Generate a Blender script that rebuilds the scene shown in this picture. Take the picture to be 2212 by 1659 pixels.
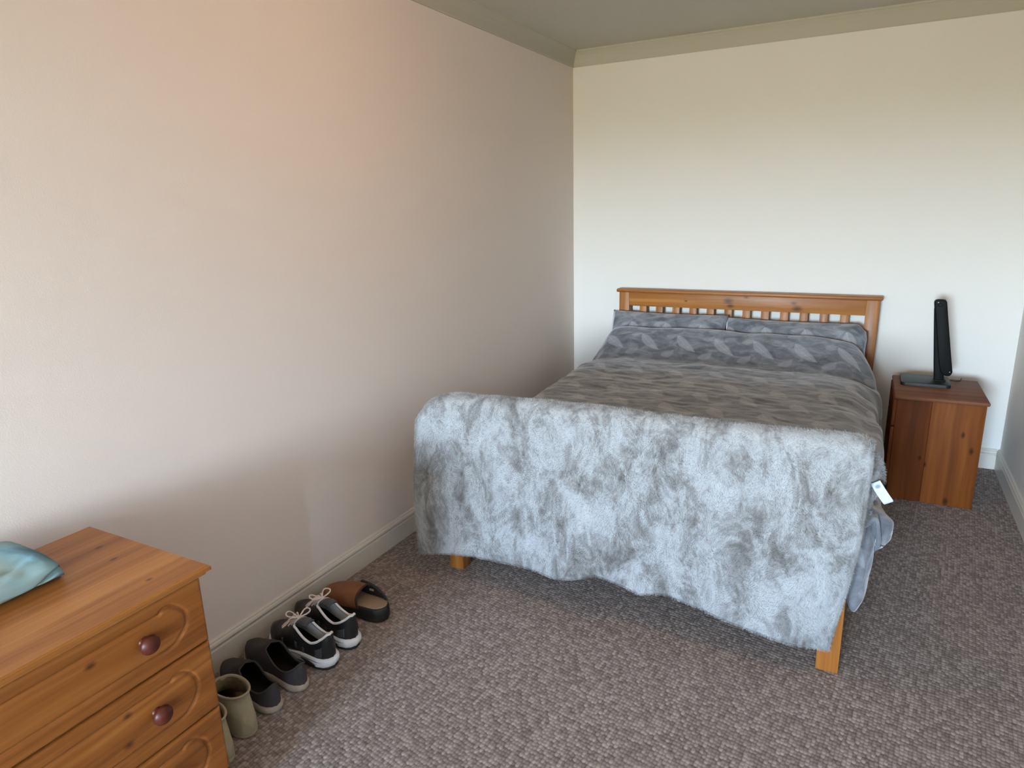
import bpy, bmesh, math, random
import numpy as np
from mathutils import Vector, Matrix, noise
random.seed(7); rng = np.random.default_rng(7)
C = bpy.context.scene.collection
PI = math.pi
for o in list(bpy.data.objects): bpy.data.objects.remove(o)

# ---------------------------------------------------------------- camera, world, light, exposure
ROOM_W, ROOM_H, Y_FRONT = 2.511, 2.40, -9.60
CAM = (1.8119, -4.2999, 1.4651); YAW, PITCH, ROLL, FPX = -0.4938, -0.2563, -0.0277, 1458.2
def cam_axes():
    cy, sy, cp, sp = math.cos(YAW), math.sin(YAW), math.cos(PITCH), math.sin(PITCH)
    f = Vector((sy*cp, cy*cp, sp)); r = Vector((cy, -sy, 0)); u = r.cross(f)
    c, s = math.cos(ROLL), math.sin(ROLL)
    return c*r + s*u, -s*r + c*u, f
cd = bpy.data.cameras.new('camera'); cam = bpy.data.objects.new('camera', cd); C.objects.link(cam)
r_, u_, f_ = cam_axes()
cam.matrix_world = Matrix(((r_.x, u_.x, -f_.x, CAM[0]), (r_.y, u_.y, -f_.y, CAM[1]), (r_.z, u_.z, -f_.z, CAM[2]), (0, 0, 0, 1)))
cd.sensor_width = 36; cd.lens = FPX/2212*36; cd.clip_start = .02
bpy.context.scene.camera = cam
vs = bpy.context.scene.view_settings
vs.view_transform = 'Standard'; vs.look = 'None'; vs.gamma = 1; vs.use_curve_mapping = False
vs.exposure = 0.10

WIN = (0.30, 1.75, 0.88, 2.12)          # window opening in the wall behind the camera: x0 x1 z0 z1
SKY, HAZE, GROUND = (0.57, 0.84, 1.17), (.80, 1.0, 1.11), (0.26, 0.245, 0.135)
SKY_STRENGTH = 158.0
w = bpy.data.worlds.new('sky'); bpy.context.scene.world = w; w.use_nodes = True
nt = w.node_tree; nt.nodes.clear()
tc = nt.nodes.new('ShaderNodeTexCoord'); sx = nt.nodes.new('ShaderNodeSeparateXYZ')
mr = nt.nodes.new('ShaderNodeMapRange'); mr.inputs['From Min'].default_value = -1; mr.inputs['From Max'].default_value = 1
cr = nt.nodes.new('ShaderNodeValToRGB'); bg = nt.nodes.new('ShaderNodeBackground'); out = nt.nodes.new('ShaderNodeOutputWorld')
cr.color_ramp.elements[0].position = 0; cr.color_ramp.elements[0].color = (0.40, 0.29, 0.20, 1)
cr.color_ramp.elements[1].position = 1; cr.color_ramp.elements[1].color = (.40, .62, 1.0, 1)
for p_, c_ in ((.46, GROUND), (.495, GROUND), (.515, HAZE), (.62, SKY)):
    e = cr.color_ramp.elements.new(p_); e.color = (*c_, 1)
bg.inputs['Strength'].default_value = SKY_STRENGTH
nt.links.new(tc.outputs['Generated'], sx.inputs[0]); nt.links.new(sx.outputs['Z'], mr.inputs['Value'])
nt.links.new(mr.outputs[0], cr.inputs[0]); nt.links.new(cr.outputs[0], bg.inputs[0]); nt.links.new(bg.outputs[0], out.inputs[0])
ld = bpy.data.lights.new('window_portal', 'AREA'); ld.shape = 'RECTANGLE'; ld.size = WIN[1]-WIN[0]; ld.size_y = WIN[3]-WIN[2]
ld.cycles.is_portal = True
lo = bpy.data.objects.new('window_portal', ld); C.objects.link(lo)
FILL_WIN = (-6.80, -6.54, 0.70, 2.12)        # unseen opening added in the right wall to fill left-wall shade: y0 y1 z0 z1
l2 = bpy.data.lights.new('added_fill_portal', 'AREA'); l2.shape = 'RECTANGLE'; l2.size = FILL_WIN[1]-FILL_WIN[0]; l2.size_y = FILL_WIN[3]-FILL_WIN[2]; l2.cycles.is_portal = True
lo2 = bpy.data.objects.new('added_fill_portal', l2); C.objects.link(lo2)
lo2.location = (ROOM_W+.13, (FILL_WIN[0]+FILL_WIN[1])/2, (FILL_WIN[2]+FILL_WIN[3])/2); lo2.rotation_euler = (PI/2, 0, PI/2)
lo.location = ((WIN[0]+WIN[1])/2, Y_FRONT-.13, (WIN[2]+WIN[3])/2); lo.rotation_euler = (PI/2, 0, 0)   # faces +y, into the room
BULB_W, BULB = 8.0, (1.0, .58, .34)

# ---------------------------------------------------------------- node helpers
class S:
    """socket wrapper: python arithmetic builds Math nodes"""
    def __init__(s, t, k): s.t, s.k = t, k
    def m(s, op, *a):
        n = s.t.nodes.new('ShaderNodeMath'); n.operation = op
        for i, v in enumerate((s,)+a):
            if isinstance(v, S): s.t.links.new(v.k, n.inputs[i])
            else: n.inputs[i].default_value = v
        return S(s.t, n.outputs[0])
    def __add__(s, o): return s.m('ADD', o)
    def __sub__(s, o): return s.m('SUBTRACT', o)
    def __mul__(s, o): return s.m('MULTIPLY', o)
    def __truediv__(s, o): return s.m('DIVIDE', o)
    __radd__ = __add__; __rmul__ = __mul__
    def __rsub__(s, o): return (s*-1)+o
def mat(name, rough=.6, spec=.5):
    m = bpy.data.materials.new(name); m.use_nodes = True
    b = m.node_tree.nodes['Principled BSDF']; b.inputs['Roughness'].default_value = rough
    b.inputs['Specular IOR Level'].default_value = spec
    return m, m.node_tree, b
def node(t, kind, **kw):
    n = t.nodes.new(kind)
    for k, v in kw.items():
        if hasattr(n, k): setattr(n, k, v)
        else: n.inputs[k.replace('_', ' ')].default_value = v
    return n
def coord(t, scale=(1, 1, 1), kind='Object', rot=(0, 0, 0)):
    a = t.nodes.new('ShaderNodeTexCoord'); mp = t.nodes.new('ShaderNodeMapping')
    mp.inputs['Scale'].default_value = scale; mp.inputs['Rotation'].default_value = rot
    t.links.new(a.outputs[kind], mp.inputs[0]); return mp.outputs[0]
def nz(t, vec, scale, detail=3, rough=.5, dist=0):
    n = node(t, 'ShaderNodeTexNoise', Scale=scale, Detail=detail, Roughness=rough, Distortion=dist)
    t.links.new(vec, n.inputs['Vector']); return S(t, n.outputs['Fac'])
def ramp(t, fac, stops):
    r = t.nodes.new('ShaderNodeValToRGB'); t.links.new(fac.k, r.inputs[0])
    e = r.color_ramp.elements
    while len(e) < len(stops): e.new(.5)
    for i, (p, c) in enumerate(stops): e[i].position = p; e[i].color = (*c, 1) if len(c) == 3 else c
    return r.outputs[0]
def mixc(t, fac, a, b, mode='MIX'):
    n = t.nodes.new('ShaderNodeMix'); n.data_type = 'RGBA'; n.blend_type = mode
    for i, v in ((0, fac), (6, a), (7, b)):
        if isinstance(v, S): t.links.new(v.k, n.inputs[i])
        elif isinstance(v, (int, float)): n.inputs[i].default_value = v
        elif isinstance(v, tuple): n.inputs[i].default_value = (*v, 1)
        else: t.links.new(v, n.inputs[i])
    return n.outputs[2]
def bump(t, b, h, strength=.3, dist=.01):
    n = node(t, 'ShaderNodeBump', Strength=strength, Distance=dist)
    t.links.new(h.k, n.inputs['Height']); t.links.new(n.outputs[0], b.inputs['Normal'])
def lin(r, g, b):
    f = lambda c: (c/255/12.92) if c/255 <= .04045 else ((c/255+.055)/1.055)**2.4
    return (f(r), f(g), f(b))
def setc(t, b, v):
    if isinstance(v, tuple): b.inputs['Base Color'].default_value = (*v, 1)
    else: t.links.new(v, b.inputs['Base Color'])

# ---------------------------------------------------------------- materials
def m_paint(name, c, bs=.12):
    m, t, b = mat(name, .75, .25); v = coord(t)
    n = nz(t, v, 260, 2); setc(t, b, mixc(t, nz(t, v, 2.5, 3)*.5, c, tuple(x*.955 for x in c)))
    bump(t, b, n, bs, .002); return m
M_WALL = m_paint('wall_paint', lin(228, 224, 219))
M_WALLL = m_paint('wall_paint_bounce_tint', lin(228, 216, 208))  # wall paint with warm bounce light tinted into its colour, for the left wall
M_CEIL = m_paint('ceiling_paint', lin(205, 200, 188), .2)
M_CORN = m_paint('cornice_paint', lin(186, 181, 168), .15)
M_TRIM = m_paint('trim_gloss', lin(215, 208, 198), .03); M_TRIM.node_tree.nodes['Principled BSDF'].inputs['Roughness'].default_value = .35
def m_carpet():
    m, t, b = mat('loop_carpet', .95, .05); v = coord(t, (1.0, .78, 1), rot=(0, 0, .12))
    warp = node(t, 'ShaderNodeTexNoise', Scale=14, Detail=2); t.links.new(v, warp.inputs['Vector'])
    vm = node(t, 'ShaderNodeVectorMath', operation='MULTIPLY_ADD'); t.links.new(warp.outputs['Color'], vm.inputs[0])
    vm.inputs[1].default_value = (.006, .006, 0); t.links.new(v, vm.inputs[2])
    vo = node(t, 'ShaderNodeTexVoronoi', Scale=96, Randomness=.38); t.links.new(vm.outputs[0], vo.inputs['Vector'])
    d = S(t, vo.outputs['Distance'])
    sp = t.nodes.new('ShaderNodeSeparateColor'); t.links.new(vo.outputs['Color'], sp.inputs[0]); rnd = S(t, sp.outputs[0])
    fibre = nz(t, v, 900, 2); big = nz(t, v, 3, 3)
    c = ramp(t, rnd*.55+fibre*.45, [(.15, lin(126, 115, 110)), (.5, lin(157, 145, 139)), (.85, lin(192, 179, 173))])
    gap = d.m('SMOOTH_MIN', 1.0, .0)
    g = ramp(t, gap, [(.38, (1, 1, 1)), (.78, (.50, .47, .46))])
    c = mixc(t, 1.0, c, g, 'MULTIPLY'); c = mixc(t, big*.3, c, lin(126, 113, 108)); setc(t, b, c)
    h = (1-gap)*1.0 + fibre*.35
    bump(t, b, h, .7, .006); return m
M_CARPET = m_carpet()
def m_wood(name, axis, light, mid, dark, rough=.35, gs=1.0, knots=1.0, coat=.06, spec=.32, at=(), perp=2):
    """grain runs along axis; at = explicit knots (pos along axis, pos along perp, radius) in local metres"""
    m, t, b = mat(name, rough, spec)
    wn = node(t, 'ShaderNodeTexNoise', Scale=3.0, Detail=1); t.links.new(coord(t), wn.inputs['Vector'])
    sc = [20*gs]*3; sc[axis] = .55*gs
    tcn = coord(t); add = node(t, 'ShaderNodeVectorMath', operation='MULTIPLY_ADD'); t.links.new(wn.outputs['Color'], add.inputs[0])
    add.inputs[1].default_value = (.03, .03, .03); t.links.new(tcn, add.inputs[2])
    def mp(v, scl):
        n = t.nodes.new('ShaderNodeMapping'); n.inputs['Scale'].default_value = scl; t.links.new(v, n.inputs[0]); return n.outputs[0]
    base = nz(t, mp(add.outputs[0], sc), 1.0, 3, .5)
    sc2 = [120*gs]*3; sc2[axis] = 2.4; fine = nz(t, mp(add.outputs[0], sc2), 1.0, 3, .55)
    sc3 = [50*gs]*3; sc3[axis] = .9; midf = nz(t, mp(add.outputs[0], sc3), 1.0, 2, .5)
    f = base*.45 + midf*.33 + fine*.22
    c = ramp(t, f, [(.36, light), (.5, mid), (.66, dark)])
    sk = [7.0]*3; sk[axis] = 3.2
    vo = node(t, 'ShaderNodeTexVoronoi', Scale=1.0, Randomness=1.0); t.links.new(mp(tcn, sk), vo.inputs['Vector'])
    k = S(t, vo.outputs['Distance'])
    kd = ramp(t, k + fine*.06, [(.05, (1, 1, 1)), (.15, (0, 0, 0))])
    sep = t.nodes.new('ShaderNodeSeparateColor'); t.links.new(vo.outputs['Color'], sep.inputs[0])
    kk = S(t, kd)*S(t, sep.outputs[0]).m('GREATER_THAN', .62)*knots
    if at:
        sx_ = t.nodes.new('ShaderNodeSeparateXYZ'); t.links.new(tcn, sx_.inputs[0])
        A_, P_ = S(t, sx_.outputs[axis]), S(t, sx_.outputs[perp])
        for a_, p_, r_k in at:
            d = ((A_-a_)*.6).m('POWER', 2) + (P_-p_).m('POWER', 2)
            kk = kk + ((1.35 - d.m('SQRT')/r_k + (fine-.5)*.8).m('MAXIMUM', 0)).m('MINIMUM', 1)
        kk = kk.m('MINIMUM', 1)
    c = mixc(t, kk*.85, c, tuple(x*.38 for x in dark)); setc(t, b, c)
    b.inputs['Coat Weight'].default_value = coat; b.inputs['Coat Roughness'].default_value = .25
    bump(t, b, fine, .08, .002); return m
_ch = (lin(166, 106, 50), lin(142, 84, 34), lin(108, 58, 20))
W_CHY = m_wood('pine_orange_long', 1, *_ch, rough=.42, knots=.3, at=((.178, .464, .006), (.129, .618, .007), (.170, .398, .007)))
W_CHT = m_wood('pine_orange_top', 1, lin(176, 118, 62), lin(156, 98, 44), lin(126, 72, 28), rough=.4, knots=0, at=((.346, -.05, .006), (.327, .04, .006), (.305, .20, .005)), perp=0)
W_CHZ = m_wood('pine_orange_upright', 2, *_ch, rough=.38)
_bd = (lin(176, 118, 60), lin(152, 94, 40), lin(112, 64, 24))
W_BX = m_wood('pine_bed_long', 0, *_bd, rough=.45, knots=.4, at=((-.044, .88, .017), (-.03, .85, .012), (.059, .906, .008), (.326, .881, .010), (.346, .85, .016), (-.30, .87, .006))); W_BZ = m_wood('pine_bed_upright', 2, *_bd, rough=.45, knots=.5)
W_BY = m_wood('pine_bed_rail', 1, *_bd, rough=.45)
_nd = (lin(120, 66, 28), lin(102, 52, 18), lin(76, 36, 12))
W_NZ = m_wood('pine_brown_upright', 2, *_nd, rough=.6, coat=0, spec=.14, gs=.6)
W_NZL = m_wood('pine_brown_dark_plank', 2, lin(116, 62, 26), lin(96, 48, 16), lin(72, 34, 10), rough=.6, coat=0, spec=.14, gs=.6, knots=0, at=((.229, .144, .007),), perp=0)
W_NZR = m_wood('pine_brown_light_plank', 2, lin(134, 78, 32), lin(112, 60, 22), lin(82, 42, 14), rough=.6, coat=0, spec=.14, gs=.6, knots=0, at=((.367, .305, .009), (.292, .347, .010), (.198, .1665, .008), (.023, .273, .012)), perp=0)
W_NX = m_wood('pine_brown_long', 0, lin(134, 88, 64), lin(116, 74, 52), lin(94, 56, 40), rough=.6, coat=0, spec=.14, gs=.7, knots=.2)
def m_plain(name, c, rough=.5, spec=.5, ns=0, nb=0, var=.0):
    m, t, b = mat(name, rough, spec)
    if ns:
        v = coord(t); n = nz(t, v, ns, 3); setc(t, b, mixc(t, n, tuple(x*(1-var) for x in c), tuple(min(1, x*(1+var)) for x in c)))
        if nb: bump(t, b, n, nb, .003)
    else: setc(t, b, c)
    return m
M_KNOB = m_plain('knob_lacquer', lin(78, 30, 18), .42, .32, 60, 0, .2)
M_BLACK = m_plain('lamp_black', lin(11, 11, 12), .6, .18)
M_BASE = m_plain('lamp_base_satin', lin(30, 31, 32), .45, .35)
M_CHROME = m_plain('chrome', lin(200, 200, 200), .2); M_CHROME.node_tree.nodes['Principled BSDF'].inputs['Metallic'].default_value = 1

def m_feather():
    m, t, b = mat('feather_print', .85, .2)
    uv = t.nodes.new('ShaderNodeUVMap'); uv.uv_map = 'UVMap'
    sp = t.nodes.new('ShaderNodeSeparateXYZ'); t.links.new(uv.outputs[0], sp.inputs[0])
    U, V = S(t, sp.outputs[0]), S(t, sp.outputs[1])
    def leaf(u0, v0, pu, pv, ang, L, Wd, shift=.5, freq=60):
        vv = V/pv - v0; row = vv.m('FLOOR'); lv = (vv - row - .5)*pv
        uu = U/pu - u0 + row*shift; lu = (uu - uu.m('FLOOR') - .5)*pu
        ca, sa = math.cos(ang), math.sin(ang)
        x = lu*ca + lv*sa; y = lv*ca - lu*sa
        y = y + (x*x)*3.0 - .002           # curved quill
        tx = x/(L/2)
        wd = ((1 - tx*tx).m('MAXIMUM', 0)).m('POWER', .7)*(Wd/2)*(1-.3*tx)
        ay = y.m('ABSOLUTE'); mask = ((wd-ay)/.010).m('MINIMUM', 1).m('MAXIMUM', 0)
        barb = (((x - ay*.9)*(2*PI*freq*1.7)).m('SINE')*.5+.5).m('POWER', 3)
        rib = (1-ay/.0016).m('MAXIMUM', 0).m('MINIMUM', 1)
        return mask, (barb*.55+rib).m('MINIMUM', 1)*mask
    m1, l1 = leaf(.0, .0, .215, .20, .98, .135, .074)
    m2, l2 = leaf(.47, .35, .215, .20, -.55, .105, .050, .5, 70)
    m3, l3 = leaf(.22, .72, .215, .20, -.35, .085, .040, .5, 80)
    v = coord(t); n = nz(t, coord(t, (1, 2.6, 1)), 11, 4, .6, .8); f = nz(t, v, 350, 2)
    base = ramp(t, n*.85+f*.15, [(.34, lin(88, 89, 96)), (.5, lin(114, 116, 122)), (.66, lin(142, 144, 149))])
    msk = (m1*.75+m2*.62+m3*.5).m('MINIMUM', 1)
    c = mixc(t, msk*.48, base, lin(176, 177, 182)); c = mixc(t, (l1*.85+l2*.3+l3*.25).m('MINIMUM', 1)*(nz(t, v, 60, 2)*1.3).m('MINIMUM', 1), c, lin(204, 204, 208)); setc(t, b, c)
    b.inputs['Sheen Weight'].default_value = .85; b.inputs['Sheen Roughness'].default_value = .42; b.inputs['Sheen Tint'].default_value = (.80, .82, .88, 1)
    bump(t, b, nz(t, v, 90, 3)+f*.3, .35, .004); return m
M_FEATHER = m_feather()
def fur_colour(t):
    v = coord(t, (1.45, 1.4, .8)); w1 = node(t, 'ShaderNodeTexNoise', Scale=5.5, Detail=2); t.links.new(v, w1.inputs['Vector'])
    vm = node(t, 'ShaderNodeVectorMath', operation='MULTIPLY_ADD'); t.links.new(w1.outputs['Color'], vm.inputs[0])
    vm.inputs[1].default_value = (.20, .1, .20); t.links.new(v, vm.inputs[2])
    a = nz(t, vm.outputs[0], 7.5, 5, .66); bb = nz(t, vm.outputs[0], 42, 3, .6)
    f = a*.70 + bb*.30
    return ramp(t, f, [(.37, lin(112, 109, 107)), (.46, lin(145, 144, 144)), (.53, lin(171, 172, 174)), (.66, lin(187, 189, 192))])
def m_fur(name, k):
    m, t, b = mat(name, .9, .1); c = fur_colour(t); setc(t, b, mixc(t, 1.0, c, (k, k, k), 'MULTIPLY'))
    b.inputs['Sheen Weight'].default_value = .3; return m
M_FUR, M_FURB = m_fur('faux_fur_strands', 1.0), m_fur('faux_fur_backing', .85)
def m_towel():
    m, t, b = mat('tie_dye_jersey', 1.0, .0)
    v = coord(t, (2.2, 7, 3), rot=(0, 0, .55)); a = nz(t, v, 1.6, 3, .5, .4); v1 = coord(t); w_ = nz(t, v1, 9, 2)
    c = ramp(t, a*.8+w_*.2, [(.32, lin(80, 98, 124)), (.43, lin(108, 140, 156)), (.5, lin(132, 170, 184)), (.58, lin(142, 168, 170)), (.70, lin(158, 170, 160))])
    setc(t, b, c); bump(t, b, nz(t, v1, 500, 2), .2, .001); return m
M_TOWEL = m_towel()

# ---------------------------------------------------------------- object helpers
def thing(name, label, cat, loc=(0, 0, 0), rz=0, group=None):
    o = bpy.data.objects.new(name, None); C.objects.link(o); o.empty_display_size = .05
    o.location = loc; o.rotation_euler = (0, 0, rz); o['label'] = label; o['category'] = cat
    if group: o['group'] = group
    return o
def tag(o, label, cat, group=None):
    o['label'] = label; o['category'] = cat
    if group: o['group'] = group
    return o
def loc_m(p):
    m = Matrix.Identity(4)
    while p: m = (Matrix.Translation(p.location) @ p.rotation_euler.to_matrix().to_4x4()) @ m; p = p.parent
    return m
def obj(name, bm, m, parent=None, smooth=False, world=False, label=None):
    """bm coordinates are the parent's local frame, or world ones with world=True"""
    me = bpy.data.meshes.new(name)
    if world and parent: bm.transform(loc_m(parent).inverted())
    bm.normal_update(); bm.to_mesh(me); bm.free()
    me.materials.append(m)
    if smooth:
        for p in me.polygons: p.use_smooth = True
        if smooth == 'auto': me.set_sharp_from_angle(angle=math.radians(35))
    o = bpy.data.objects.new(name, me); C.objects.link(o)
    if parent: o.parent = parent
    if label: o['label'] = label
    return o
def struct(o): o['kind'] = 'structure'; return o
def box(mn, mx, bev=.002, seg=2, bm=None):
    t = bmesh.new(); bmesh.ops.create_cube(t, size=1)
    for v in t.verts: v.co = Vector([(mn[i]+mx[i])/2 + v.co[i]*(mx[i]-mn[i]) for i in range(3)])
    if bev: bmesh.ops.bevel(t, geom=t.edges[:], offset=bev, segments=seg, profile=.5, affect='EDGES')
    if bm is None: return t
    me = bpy.data.meshes.new('_'); t.to_mesh(me); t.free(); bm.from_mesh(me); bpy.data.meshes.remove(me); return bm
def prism(prof, A, B, d1, d2):
    """profile (a,b) pairs placed as A + a*d1 + b*d2, swept straight to B"""
    bm = bmesh.new(); A, B, d1, d2 = map(Vector, (A, B, d1, d2))
    r0 = [bm.verts.new(A+a*d1+b*d2) for a, b in prof]; r1 = [bm.verts.new(B+a*d1+b*d2) for a, b in prof]
    n = len(prof)
    for i in range(n): bm.faces.new((r0[i], r0[(i+1) % n], r1[(i+1) % n], r1[i]))
    bm.faces.new(r0[::-1]); bm.faces.new(r1); bmesh.ops.recalc_face_normals(bm, faces=bm.faces); return bm
def lathe(prof, seg=24, M=None):
    bm = bmesh.new(); rings = []
    for r, z in prof:
        rings.append([bm.verts.new((r*math.cos(2*PI*i/seg), r*math.sin(2*PI*i/seg), z)) for i in range(seg)] if r > 1e-6 else [bm.verts.new((0, 0, z))])
    for a, b in zip(rings, rings[1:]):
        for i in range(seg):
            j = (i+1) % seg
            q = [a[i % len(a)], a[j % len(a)], b[j % len(b)], b[i % len(b)]]; q2 = []
            for v in q:
                if v not in q2: q2.append(v)
            if len(q2) > 2: bm.faces.new(q2)
    if M is not None: bm.transform(M)
    bmesh.ops.recalc_face_normals(bm, faces=bm.faces); return bm
def catmull(P, n, closed=False):
    P = [np.array(p, float) for p in P]; N = len(P); out = []
    segs = N if closed else N-1
    for k in range(n):
        u = k/(n if closed else n-1)*segs; i = min(int(u), segs-1); f = u-i
        g = (lambda j: P[j % N]) if closed else (lambda j: P[max(0, min(N-1, j))])
        a, b, c, d = g(i-1), g(i), g(i+1), g(i+2)
        out.append(.5*((2*b)+(-a+c)*f+(2*a-5*b+4*c-d)*f*f+(-a+3*b-3*c+d)*f**3))
    return out
def tube(pts, r, seg=8, bm=None, closed=False):
    bm = bm or bmesh.new(); pts = [Vector(p) for p in pts]; n = len(pts); prev = None; rings = []
    for i, p in enumerate(pts):
        a = pts[(i-1) % n] if (closed or i) else p; b = pts[(i+1) % n] if (closed or i < n-1) else p
        d = (b-a).normalized()
        if prev is None: prev = d.orthogonal().normalized()
        e = (prev - d*prev.dot(d)).normalized(); prev = e; f = d.cross(e); rr = r[i] if isinstance(r, (list, tuple)) else r
        rings.append([bm.verts.new(p + rr*(math.cos(2*PI*k/seg)*e+math.sin(2*PI*k/seg)*f)) for k in range(seg)])
    R = list(zip(rings, rings[1:])) + ([(rings[-1], rings[0])] if closed else [])
    for a, b in R:
        for k in range(seg): bm.faces.new((a[k], a[(k+1) % seg], b[(k+1) % seg], b[k]))
    if not closed: bm.faces.new(rings[0][::-1]); bm.faces.new(rings[-1])
    return bm
def grid_mesh(P, closed_u=False, uv=None):
    """P[i][j] -> points; returns a bmesh of quads with optional uv[i][j]"""
    bm = bmesh.new(); ni, nj = len(P), len(P[0])
    V = [[bm.verts.new(P[i][j]) for j in range(nj)] for i in range(ni)]
    lay = bm.loops.layers.uv.new('UVMap') if uv is not None else None
    for i in range(ni if closed_u else ni-1):
        for j in range(nj-1):
            idx = ((i, j), ((i+1) % ni, j), ((i+1) % ni, j+1), (i, j+1))
            f = bm.faces.new([V[a][b] for a, b in idx])
            if lay:
                for l, (a, b) in zip(f.loops, idx): l[lay].uv = uv[a][b]
    return bm
def solid(o, th, off=-1, sub=0, crease=0):
    md = o.modifiers.new('thickness', 'SOLIDIFY'); md.thickness = th; md.offset = off
    if sub: s = o.modifiers.new('smooth', 'SUBSURF'); s.levels = sub; s.render_levels = sub
    return o
fbm = lambda p, sc, oc=4: noise.fractal(Vector(p)*sc, 1.0, 2.0, oc)
def sm(a, b, x): x = max(0, min(1, (x-a)/(b-a))); return x*x*(3-2*x)

# ---------------------------------------------------------------- room shell
T = .015
struct(obj('floor', box((-.12, Y_FRONT-.12, -.10), (ROOM_W+.12, .12, 0), 0), M_CARPET))
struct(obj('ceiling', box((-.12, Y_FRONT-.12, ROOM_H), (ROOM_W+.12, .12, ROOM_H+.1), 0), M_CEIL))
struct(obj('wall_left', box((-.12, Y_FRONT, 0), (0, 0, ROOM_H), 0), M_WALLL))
bm = bmesh.new()
for a, b in (((Y_FRONT, 0), (FILL_WIN[0], ROOM_H)), ((FILL_WIN[1], 0), (0, ROOM_H)), ((FILL_WIN[0], 0), (FILL_WIN[1], FILL_WIN[2])), ((FILL_WIN[0], FILL_WIN[3]), (FILL_WIN[1], ROOM_H))):
    box((ROOM_W, a[0], a[1]), (ROOM_W+.12, b[0], b[1]), 0, bm=bm)
struct(obj('wall_right', bm, M_WALL))
struct(obj('wall_back', box((-.12, 0, 0), (ROOM_W+.12, .12, ROOM_H), 0), M_WALL))
bm = bmesh.new()
for mn, mx in (((-.12, 0), (WIN[0], ROOM_H)), ((WIN[1], 0), (ROOM_W+.12, ROOM_H)), ((WIN[0], 0), (WIN[1], WIN[2])), ((WIN[0], WIN[3]), (WIN[1], ROOM_H))):
    box((mn[0], Y_FRONT-.12, mn[1]), (mx[0], Y_FRONT, mx[1]), 0, bm=bm)
struct(obj('wall_front', bm, M_WALL))
# skirting: torus profile (height, depth)
SK = [(0, 0), (0, T), (.078, T), (.081, T-.004), (.084, T-.005), (.088, T-.001), (.095, T+.002), (.102, T), (.106, T-.005), (.110, T-.005), (.114, T-.009), (.114, 0)]
struct(obj('baseboard_left', prism(SK, (0, Y_FRONT, 0), (0, 0, 0), (0, 0, 1), (1, 0, 0)), M_TRIM))
struct(obj('baseboard_back', prism(SK, (T, 0, 0), (ROOM_W-T, 0, 0), (0, 0, 1), (0, -1, 0)), M_TRIM))
struct(obj('baseboard_right', prism(SK, (ROOM_W, 0, 0), (ROOM_W, Y_FRONT, 0), (0, 0, 1), (-1, 0, 0)), M_TRIM))
# plaster cornice (drop, projection)
CV = [(0, 0), (-.092, 0), (-.092, .006), (-.086, .009), (-.07, .0115), (-.05, .016), (-.03, .024), (-.014, .034), (-.008, .040), (0, .042)]
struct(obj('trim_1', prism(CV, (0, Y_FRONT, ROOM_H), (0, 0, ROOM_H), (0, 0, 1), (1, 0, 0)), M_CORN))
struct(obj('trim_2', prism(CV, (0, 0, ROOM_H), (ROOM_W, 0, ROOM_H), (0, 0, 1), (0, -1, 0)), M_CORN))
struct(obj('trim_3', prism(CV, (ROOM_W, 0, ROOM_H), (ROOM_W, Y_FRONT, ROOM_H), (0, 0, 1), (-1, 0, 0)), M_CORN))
# window behind the camera (out of frame, lets the daylight in)
bm = bmesh.new(); x0, x1, z0, z1 = WIN; yw = Y_FRONT-.09
for a, b in (((x0, z0), (x1, z0+.05)), ((x0, z1-.05), (x1, z1)), ((x0, z0), (x0+.05, z1)), ((x1-.05, z0), (x1, z1)), (((x0+x1)/2-.03, z0), ((x0+x1)/2+.03, z1))):
    box((a[0], yw, a[1]), (b[0], yw+.06, b[1]), .004, bm=bm)
win = struct(obj('window_1', bm, M_TRIM))

bm = bmesh.new(); a0, a1, b0, b1 = FILL_WIN
for p_, q_ in (((a0, b0), (a1, b0+.04)), ((a0, b1-.04), (a1, b1)), ((a0, b0), (a0+.04, b1)), ((a1-.04, b0), (a1, b1))):
    box((ROOM_W+.03, p_[0], p_[1]), (ROOM_W+.09, q_[0], q_[1]), .004, bm=bm)
struct(obj('added_fill_window', bm, M_TRIM))  # frame of the opening added for fill light

# ceiling lamp (out of frame): warm bulb in a small opal shade
ml, tl_, bl = mat('opal_shade', .4); setc(tl_, bl, (.9, .85, .75)); bl.inputs['Emission Color'].default_value = (*BULB, 1); bl.inputs['Emission Strength'].default_value = 4
LX, LY = 1.05, -2.45
cl = thing('ceiling_lamp', 'opal glass ceiling light in the middle of the ceiling', 'lamp', (LX, LY, ROOM_H))
obj('lamp_shade', lathe([(0, -.09), (.07, -.085), (.12, -.06), (.145, -.02), (.145, 0)], 32), ml, cl, True)
obj('lamp_rim', lathe([(.145, 0), (.155, 0), (.155, -.018), (.146, -.018)], 32), M_CHROME, cl, 'auto')
pl = bpy.data.lights.new('bulb', 'POINT'); pl.energy = BULB_W; pl.color = BULB; pl.shadow_soft_size = .12
po = bpy.data.objects.new('bulb', pl); C.objects.link(po); po.location = (LX, LY, ROOM_H-.24)

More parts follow.
